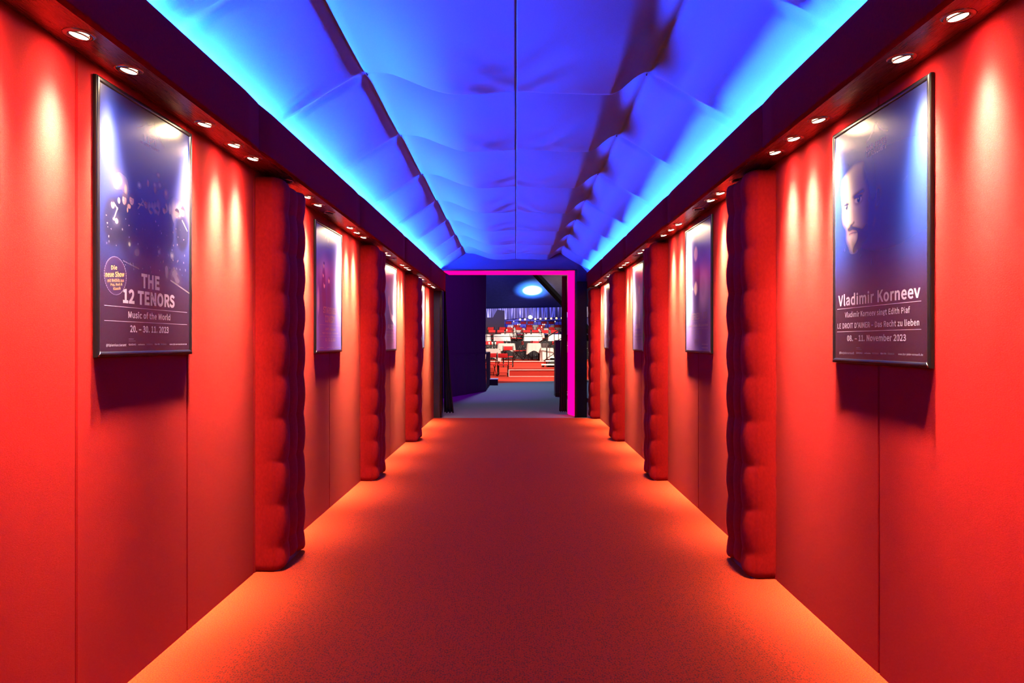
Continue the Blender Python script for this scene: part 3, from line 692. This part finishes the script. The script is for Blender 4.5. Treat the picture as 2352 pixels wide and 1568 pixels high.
def drape(name, label, xs_top, xs_bot, y, ztop, zbot, folds, depth):
    P = []
    for z in np.linspace(zbot, ztop, 24):
        q = (z-zbot)/(ztop-zbot); row = []
        x0 = xs_bot[0]*(1-q)**1.6 + xs_top[0]*(1-(1-q)**1.6); x1 = xs_bot[1]*(1-q)**1.6 + xs_top[1]*(1-(1-q)**1.6)
        for a in np.linspace(0, 1, folds*10+1): row.append((x0+(x1-x0)*a, y + depth*math.sin(2*PI*folds*a)*(.6+.4*(1-q)), z + .012*math.sin(2*PI*folds*a)*(1-q)))
        P.append(row)
    d = MB(); d.grid(P, 0, True); o = d.build(name, M['black'], recalc=False)
    so = o.modifiers.new('cloth', 'SOLIDIFY'); so.thickness = .006
    return tag(o, label, 'curtain')
drape('curtain', 'black curtain gathered beside the left gate post', (-1.52,-1.49), (-1.51,-1.31), 14.42, 3.0, .06, 3, .03)
drape('curtain', 'black curtain hanging inside the magenta right gate panel', (.99,1.09), (.93,1.09), 14.60, 2.96, .06, 4, .025)

# ------------------------------------------------------------------ foyer
def slab(name, poly, z, m, th=.1):
    n = len(poly); b = MB(); b.add([(x,y,z) for x,y in poly] + [(x,y,z-th) for x,y in poly], [tuple(range(n)), tuple(range(2*n-1,n-1,-1))] + [(i,(i+1)%n,n+(i+1)%n,n+i) for i in range(n)])
    return struct(b.build(name, m))
slab('floor', [(-9,13.93),(9,13.93),(9,32.2),(1.6,27.2),(-.67,25.6),(-9,19.8)], 0, M['greycarpet'])
slab('floor', [(-9,19.8),(-.67,25.6),(1.6,27.2),(9,32.2),(9,33.3),(-9,33.3)], 0, M['hallred'])

p = thing('draped_partition', 'black draped partition with a lower bar front left of the hall view', 'partition', (-1.6, 20, 0))
def wavy(x0,y0,x1,y1,z0,z1,amp,n):
    d = Vector((x1-x0,y1-y0)); L = d.length; d /= L; nn = Vector((d.y,-d.x)); P = []
    for z in np.linspace(z0, z1, 14):
        row = []
        for a in np.linspace(0, L, int(L*n)+2):
            w_ = amp*(math.sin(a*9+z*1.3)+.6*math.sin(a*17+1+z*2)); row.append((x0+d.x*a+nn.x*w_+1.6, y0+d.y*a+nn.y*w_-20, z))
        P.append(row)
    return P
up = MB(); up.grid(wavy(-5.0,10.05+.8,-.946,21.56,1.19,4.6,.006,12), 0, True); up.grid(wavy(-.946,21.56,-.946,21.75,1.19,4.6,.002,12), 0, True); up.build('upper_drape', M['molton'], p, recalc=False)
lo = MB(); lo.grid(wavy(-5.0,10.0+.75,-.945,21.5,.004,1.19,.012,14), 0, True); lo.grid(wavy(-.945,21.5,-.93,24.8,.004,1.19,.012,14), 0, True); lo.build('lower_drape', M['molton'], p, recalc=False)
tp = MB(); tp.add([(x+1.6,y-20,1.195) for x,y in ((-5,10.75),(-.945,21.5),(-.93,24.8),(-5,24.8))] + [(x+1.6,y-20,1.165) for x,y in ((-5,10.75),(-.945,21.5),(-.93,24.8),(-5,24.8))], [(0,1,2,3),(7,6,5,4),(0,4,5,1),(1,5,6,2),(2,6,7,3),(3,7,4,0)]); tp.build('ledge', M['molton'], p)

st = thing('step_box', 'small black step box with a white top beside the partition', 'step', (-.78, 24.4, 0))
MB().box((-.14,-.1,.002),(.13,.35,.21)).build('body', M['black'], st); MB().box((-.15,-.11,.21),(.14,.36,.235)).build('top', M['white'], st)

rk = thing('equipment_rack', 'tall black equipment case with a violet panel by the right curtain', 'rack', (1.27, 19.4, 0))
MB().box((-.155,-.1,.002),(-.005,.5,1.57)).build('case', M['blackpaint'], rk)
MB().box((.0,-.06,.15),(.2,.5,1.25)).build('panel', mat('violet_panel', (.10,.04,.22), .5), rk)
MB().box((-.15,-.14,.10),(.19,-.10,.13)).build('foot_rail', M['steel'], rk)
MB().box((-.16,-.12,1.57),(.22,.52,1.60)).build('top_board', M['steel'], rk)

# ------------------------------------------------------------------ theatre tent
slab('floor', [(.0-.30,30.4),(9,30.4),(9,36),(-.30,36)], .31, M['hallred'], .31)
e = MB(); e.box((-.33,30.37,.29),(1.95,30.40,.325)); e.box((-.33,30.37,.0),(1.95,30.40,.03)); e.box((-.33,30.37,.03),(-.29,30.40,.29)); struct(e.build(next_trim(), M['white']))
slab('floor', [(-9,33.3),(-.30,33.3),(-.30,36),(-9,36)], .30, M['hallred'], .3)
slab('floor', [(-9,35.3),(9,35.3),(9,41),(-9,41)], .55, M['hallred'], .24)
e = MB(); e.box((-1.6,35.24,.53),(2.3,35.30,.56)); struct(e.build(next_trim(), M['white']))
TIER = [(39.6, 1.25, M['star']), (43.3, 1.50, M['black']), (46.8, 1.75, M['black']), (50.2, 2.08, M['black'])]
for i, (y, z, m_) in enumerate(TIER):
    b = MB(); b.box((-9, y, z-.3), (9, y+ (3.7 if i < 3 else 6), z)); struct(b.build('floor', M['hallred']))
    f_ = MB(); f_.box((-9, y-.03, (.55,1.2,1.45,1.70)[i]), (9, y, (1.60 if i == 0 else z))); struct(f_.build('wall_tier', m_))
roof = MB(); roof.grid([[(x, y, 4.27 + .45*(56.3-y) + .02*x) for x in np.linspace(-12, 12, 13)] for y in (57, 50, 40, 31)], 0, False)
M['roof'] = fabric('blue_tent_roof', (.030,.040,.13), (.042,.055,.17), (1,1,1), 4, .05, rough=.7); struct(roof.build('ceiling', M['roof'], recalc=False))
sk = MB(); P = []
for z in np.linspace(3.45, 4.32, 12):
    q = (z-3.45)/.87; P.append([(x, 56.0 + .07*math.sin(x*7+1.5*math.sin(x*2.3))*(1.2-q) + .03*math.sin(x*19), z + .02*x + .05*math.sin(x*2.1+.5)*(1-q)) for x in np.linspace(-12, 12, 400)])
sk.grid(P, 0, True); o = sk.build('tent_skirt', mat('silvery_lilac_cloth', (.42,.38,.50), .35, .35), recalc=False); tag(o, 'gathered silvery lilac cloth hanging below the tent roof', 'drape')
wb = MB(); wb.box((-12,56.2,1.5),(12,56.3,4.4)); struct(wb.build('wall_far', mat('blue_wall', (.22,.22,.62), .6)))
# side boards left: dark brown screens
a = at(1117,712,52); sc_ = thing('dark_screen', 'dark brown angled screen at the left of the back rows', 'screen', (-2.0, 52, 2.08))
MB().add([(x,y,z) for y in (0,.1) for x, z in [((px-CX)*52/F+2.0, EYE+(CY-py)*52/F-2.08) for px, py in ((1112,768.9),(1112,729),(1132,729),(1142,711),(1159,713),(1159,768.9))]],
   [(0,1,2,3,4,5),(11,10,9,8,7,6)] + [(i,(i+1)%6,6+(i+1)%6,6+i) for i in range(6)]).build('board', mat('brown_board', (.05,.02,.022), .6), sc_)
# black strut across the view of the roof
bm_ = MB(); p0, p1 = at(1224,622,34), at(1300,703,34); u_ = p0-p1; p0 = p1 + u_*((14.05-p1.z)/u_.z); p1 = p1 + u_*((.33-p1.z)/u_.z); bm_.tube([p0, p1], .16, 4); bm_.sm = [False]*len(bm_.sm); tag(bm_.build('tent_strut', M['jet']), 'thick black strut slanting across the tent roof', 'strut')

# chairs
ch = thing('folding_chair', 'x', 'chair', (0,0,0))
CS = 1.15
MB().rbox((-.20,-.20,.43),(.20,.17,.475), .015).build('seat', M['seatred'], ch)
bb = MB(); bb.rbox((-.19,-.02,-.085),(.19,.02,.085), .015); bb.mapped(lambda x,y,z: (x, y+.21+z*.22, z+.815)); bb.build('backrest', M['seatred'], ch)
for sx in (-1, 1):
    MB().tube([(sx*.215,-.23,.012),(sx*.215,.02,.45),(sx*.215,.235,.92)], .016, 6).build('leg', M['steel'], ch)
    MB().tube([(sx*.19,.26,.012),(sx*.19,-.16,.43)], .015, 6).build('leg', M['steel'], ch)
MB().tube([(-.215,-.17,.12),(.215,-.17,.12)], .011, 6).build('stretcher', M['steel'], ch)
first = [True]
def chair(px, Z, zfloor, rz, label):
    o = ch if first[0] else copy_tree(ch); first[0] = False
    o.location = ((px-CX)*Z/F, Z, zfloor+.002); o.rotation_euler = (0,0,math.radians(rz)); o.scale = (CS,)*3; tag(o, label, 'chair', 'red folding chairs in the hall')
# tables with cloths
def table(px, Z, zf, w_, d_, h_, label, drop=.34):
    x = (px-CX)*Z/F
    t = thing('banquet_table', 'table under ' + label, 'table', (x, Z, zf+.002), 0, 'cloth-covered tables in the hall')
    MB().box((-w_/2+.02,-d_/2+.02,h_-.03),(w_/2-.02,d_/2-.02,h_-.004)).build('tabletop', M['blackpaint'], t)
    for sx in (-1,1):
        for sy in (-1,1): MB().tube([(sx*(w_/2-.08),sy*(d_/2-.08),0),(sx*(w_/2-.08),sy*(d_/2-.08),h_-.03)], .02, 6).build('leg', M['steel'], t)
    n = 64; P = []
    def outline(a):      # rounded rectangle
        c, s_ = math.cos(a), math.sin(a); k = (abs(c)**8+abs(s_)**8)**(-1/8); return k*c, k*s_, k
    for q in (0, .5, 1.0):
        P.append([(outline(a)[0]*w_/2*q, outline(a)[1]*d_/2*q, h_+.002) for a in np.linspace(0,2*PI,n,False)])
    for q in np.linspace(.02, 1, 9):
        row = []
        for a in np.linspace(0,2*PI,n,False):
            ox, oy, k = outline(a); cor = max(0,(k-1)/.30)     # more cloth at the corners
            dz = drop*(1+.55*cor)*q; fl_ = 1 + .10*q*(.6+.8*cor) + .03*q*math.sin(a*14)
            row.append((ox*w_/2*fl_, oy*d_/2*fl_, h_+.002-dz))
        P.append(row)
    c = MB(); c.grid(P, 0, True, True); o = c.build('tablecloth', M['linen'], recalc=False); o.location = (x, Z, zf+.002)
    tag(o, label, 'tablecloth', 'white tablecloths in the hall')
    return x
cn_p = None
def candle(px, Z, z, label, tall=.30):
    global cn_p
    if cn_p is None:
        cn_p = thing('candle_lamp', label, 'candle')
        MB().lathe([(.045,0),(.045,.012),(.012,.02),(.010,.10),(.018,.13),(.010,.16),(.016,.20)], 10, mat=0, close=True).build('stem', M['silver'], cn_p)
        MB().lathe([(.016,.20),(.016,.24)], 8, close=True).build('holder', M['white'], cn_p)
        MB().lathe([(.001,.235),(.022,.25),(.030,.272),(.022,.30),(.001,.312)], 10).build('glowing_globe', M['flame'], cn_p); o = cn_p
    else: o = copy_tree(cn_p)
    o.location = ((px-CX)*Z/F, Z, z); o['label'] = label; o['category'] = 'candle'; o['group'] = 'small table lamps in the hall'
def zat(py, Z): return EYE + (CY-py)*Z/F

ROWS = []
# front: floor level at the left
table(1130, 32.0, .0, .80, .75, zat(801,32.0), 'round-cornered white tablecloth at the far left by the partition, with three lamps', .4)
for px, lb in ((1123.5,'small lamp, left of three on the front left table'),(1131,'small lamp, middle of three on the front left table'),(1138,'small lamp, right of three on the front left table')): candle(px, 32.0, zat(801,32)+.006, lb)
chair(1155, 30.7, .0, 180, 'red folding chair nearest the camera, left of the white-edged step')
chair(1126, 31.2, .0, 200, 'red folding chair half hidden by the black partition')
chair(1167, 33.6, .30, 180, 'red folding chair behind the nearest chair, left of the step')
# row A
yA, zA = 37.3, .55
table(1163, 37.6, zA, .95, .75, zat(788.5,37.6)-zA, 'wide white tablecloth behind the two front chairs')
table(1226, 37.0, zA, .76, .74, zat(788,37.0)-zA, 'bright white pointed tablecloth in the middle of the front tier', .40)
table(1246, 37.9, zA, .62, .6, zat(788,37.9)-zA, 'shaded tablecloth just right of the bright pointed one')
table(1256, 36.2, zA-.12, .70, .7, zat(799,36.2)-zA+.12, 'white tablecloth beside the stair rail', .55)
chair(1190, 36.9, zA, -80, 'red folding chair left of the bright pointed tablecloth, seen side on'); chair(1211, 38.2, zA, -80, 'red folding chair seen side on, just behind the left end of the bright pointed tablecloth')
chair(1150, 38.6, zA, 10, 'red folding chair behind the wide front-tier tablecloth'); chair(1122, 38.6, zA, 10, 'red folding chair at the left end of the front tier'); chair(1232, 38.8, zA, 0, 'red folding chair seen from the front behind the right end of the bright pointed tablecloth'); chair(1265, 38.6, zA, -60, 'red folding chair behind the stair rail on the front tier')
candle(1164, 37.6, zat(788.5,37.6)+.006, 'small lamp on the wide front-tier tablecloth'); candle(1238, 37.3, zat(788,37.3)+.006, 'small lamp at the right of the bright pointed tablecloth')
# row B
zB = 1.25
for px, w_, lb in ((1116,.6,'white tablecloth at the left end of the railed tier'),(1153,1.0,'white tablecloth left of centre behind the guard rail'),(1224,1.1,'white tablecloth at centre behind the guard rail'),(1275,.8,'white tablecloth at the right of the railed tier behind the stair rail')):
    table(px, 41.2, zB, w_, .75, zat(768,41.2)-zB, lb, .42)
for px, rz, lb in ((1128,170,'leftmost'),(1150,180,'second from the left'),(1170,180,'third from the left'),(1185,100,'fourth from the left'),(1210,180,'sixth from the left'),(1190,-80,'fifth from the left'),(1230,180,'seventh from the left'),(1252,180,'second from the right'),(1274,180,'rightmost')):
    chair(px, 42.1 if rz in (170,180) else 41.0 if rz == 100 else 41.75 if rz == -80 else 41.2, zB, rz-180 if rz in (170,180) else rz, 'red folding chair on the railed tier, %s' % lb)
candle(1164, 41.1, zat(768,41.1)+.006, 'small lamp on the left of centre railed-tier tablecloth'); candle(1238, 41.1, zat(768,41.1)+.006, 'small lamp on the centre railed-tier tablecloth')
# row C
zC = 1.50
for px, w_, lb in ((1168,.95,'white tablecloth left of centre in the third tier'),(1230,1.1,'white tablecloth at centre in the third tier')): table(px, 44.7, zC, w_, .7, zat(760.5,44.7)-zC, lb)
for px, lb in ((1124,'far left'),(1152,'left'),(1172,'left of centre'),(1195,'centre'),(1217,'right of centre'),(1240,'right'),(1271,'far right')): chair(px, 45.5, zC, random.uniform(-25, 25), 'red folding chair in the third tier, %s' % lb)
candle(1176, 44.7, zat(760.5,44.7)+.006, 'small lamp on the left third-tier tablecloth'); candle(1244, 44.7, zat(760.5,44.7)+.006, 'small lamp on the centre third-tier tablecloth')
# row D
zD = 1.75
for px, w_, lb in ((1190,1.0,'white tablecloth left of centre in the fourth tier'),(1249,1.0,'white tablecloth right of centre in the fourth tier')): table(px, 48.2, zD, w_, .7, zat(754,48.2)-zD, lb)
for px, lb in ((1183,'left'),(1219,'centre'),(1242,'right'),(1278,'far right')): chair(px, 48.95, zD, random.uniform(-30, 30), 'red folding chair in the fourth tier, %s' % lb)
for px, lb in ((1189.5,'left small lamp on the left fourth-tier tablecloth'),(1194,'right small lamp on the left fourth-tier tablecloth'),(1247,'left small lamp on the right fourth-tier tablecloth'),(1251,'right small lamp on the right fourth-tier tablecloth')): candle(px, 48.2, zat(754,48.2)+.006, lb)
# row E
zE = 2.08
for px, w_, lb in ((1178,.82,'white tablecloth at the left of the top tier'),(1228,.84,'white tablecloth at the centre of the top tier'),(1277,.84,'white tablecloth at the right of the top tier')): table(px, 51.6, zE, w_, .7, zat(746.5,51.6)-zE, lb)
for px, lb in ((1168,'far left'),(1202,'left of the centre table'),(1219,'behind the centre table'),(1250,'right of the centre table'),(1267,'behind the right table')): chair(px, 52.3, zE, 0, 'red folding chair in the top tier, %s' % lb)
for px, lb in ((1180,'left'),(1229,'centre'),(1275,'right')): candle(px, 51.6, zat(746.5,51.6)+.006, 'small lamp on the %s top-tier tablecloth' % lb)

# rails
def rail(name, label, Z, y_rails, y_foot, x0, x1, posts, r=.02):
    t = thing(name, label, 'rail', (0, Z, zat(y_foot, Z)))
    z0 = zat(y_foot, Z)
    for k, py in enumerate(y_rails):
        MB().tube([((x0-CX)*Z/F,0,zat(py,Z)-z0),((x1-CX)*Z/F,0,zat(py,Z)-z0)], r, 6).build('rail', M['steel'], t)
    for px in posts: MB().tube([((px-CX)*Z/F,0,0),((px-CX)*Z/F,0,zat(y_rails[0],Z)-z0)], r, 6).build('post', M['steel'], t)
    return t
rail('guard_rail', 'dark guard rail in front of the second tier', 39.55, (763.5,772.5), 783.6, 1116, 1246, (1118,1133,1187,1203))
rail('guard_rail', 'dark guard rail behind the top tier', 53.6, (737.6,), 769.45, 1158, 1296, (1172.5,1192,1212,1234,1251,1265,1283))
sr = thing('stair_rail', 'dark sloping hand rail beside the hall stairs', 'rail', at(1256, 842, 35))
def rel(v): return Vector(v) - Vector(sr.location)
MB().tube([rel(at(1238,787,35.1)), rel(at(1253,776,35)), rel(at(1292,752,34.2))], .028, 8).build('hand_rail', M['steel'], sr)
MB().tube([rel(at(1257,797,35)), rel(at(1292,775,34.2))], .018, 6).build('lower_rail', M['steel'], sr)
MB().tube([rel(at(1257,822,35)), rel(at(1292,800,34.2))], .018, 6).build('lower_rail', M['steel'], sr)
for px, a, b in ((1256,774,842),(1273,763,835),(1283,757,830)): MB().tube([rel(at(px,a,34.9)), rel(at(px,b,34.9))], .035 if px == 1256 else .018, 6).build('post', M['steel'], sr)
stp = thing('stair_flight', 'short stair with pale treads at the right of the step', 'stairs', (at(1260,0,33.5).x, 33.5, .312))
for i in range(3): MB().box((-.36+.22*i,-.2+.35*i,.10+.17*i),(.9,.15+.35*i,.155+.17*i)).build('tread', M['white'], stp)
MB().box((-.30,-.1,.0),(-.22,.9,.10)).build('stringer', M['blackpaint'], stp)
MB().hexa([(-.10,.1,0),(.85,.1,0),(.85,.9,0),(-.10,.9,0),(.14,.1,.27),(.85,.1,.27),(.85,.9,.44),(.14,.9,.44)]).build('riser_block', M['blackpaint'], stp)

# string of warm globes + blue uplight on the back rail
lb_ = thing('light_bar', 'thin dark bar carrying warm globes above the back rail', 'light bar', at(1243, 737.0, 53.9))
MB().tube([Vector(at(1190,739.3,53.9))-lb_.location, Vector(at(1300,735.3,53.9))-lb_.location], .03, 6).build('bar', M['steel'], lb_)
for px in (1212,1251,1283): MB().tube([Vector(at(px,736.4,53.9))-lb_.location, Vector((at(px,0,53.9).x,53.9,2.10))-lb_.location], .015, 6).build('stand', M['steel'], lb_)
bp = None
for i, (px, py) in enumerate(((1194.7,733.6),(1206,733.2),(1229.5,732.4),(1241.5,731.9),(1253.5,731.6),(1266,731.3),(1278,730.8),(1290.5,730.3))):
    if bp is None:
        bp = thing('globe_bulb', 'x', 'bulb')
        MB().lathe([(.001,-.085),(.055,-.065),(.085,0),(.055,.065),(.001,.085)], 14).build('globe', M['warmbulb'], bp)
        MB().lathe([(.03,-.13),(.03,-.07)], 8, close=True).build('socket', M['steel'], bp); o = bp
    else: o = copy_tree(bp)
    o.location = at(px, py, 53.9); tag(o, 'warm glowing globe bulb on the back bar, %s from the left' % ORD[i], 'bulb', 'warm globes on the back bar')
up_ = thing('blue_spotlight', 'bright blue white spotlight pointing up from the back bar', 'spotlight', at(1218, 728.5, 53.4))
tl = Matrix.Rotation(math.radians(62), 3, 'X')
MB().lathe([(.001,.16),(.09,.14),(.15,.06),(.16,.0),(.001,-.02)], 16).mapped(lambda *p: tl @ Vector(p)).build('lens', M['bluebulb'], up_)
MB().lathe([(.165,-.0),(.15,-.14),(.08,-.22)], 14, close=True).mapped(lambda *p: tl @ Vector(p)).build('housing', M['blackpaint'], up_)
MB().tube([(0,0,-.2),(0,0,zE+.0-up_.location.z)], .02, 6).build('stand', M['steel'], up_)
hot = (1.26, 53.5, 5.55)
spot('uplight_beam', (1.15, 53.0, 3.95), hot, 3200*HALL_W, (.10,.42,1), 92, 1.0, .05)
spot('uplight_beam', (1.15, 53.0, 3.95), hot, 9000*HALL_W, (.55,.80,1), 52, .55, .05)
spot('blue_wash', (-3, 44, 6), (-1.5, 52.5, 6), 3500*HALL_W, (.02,.10,1), 60, .9, .2)
spot('amber_wash', (3.6, 50.5, 3.2), (3.2, 52.5, 6), 900*HALL_W, (1,.55,.25), 70, .9, .2)
spot('violet_wash', (1.0, 52.0, 4.6), (1.0, 56.2, 3.6), 170*HALL_W, (.35,.28,1), 110, .9, .2)
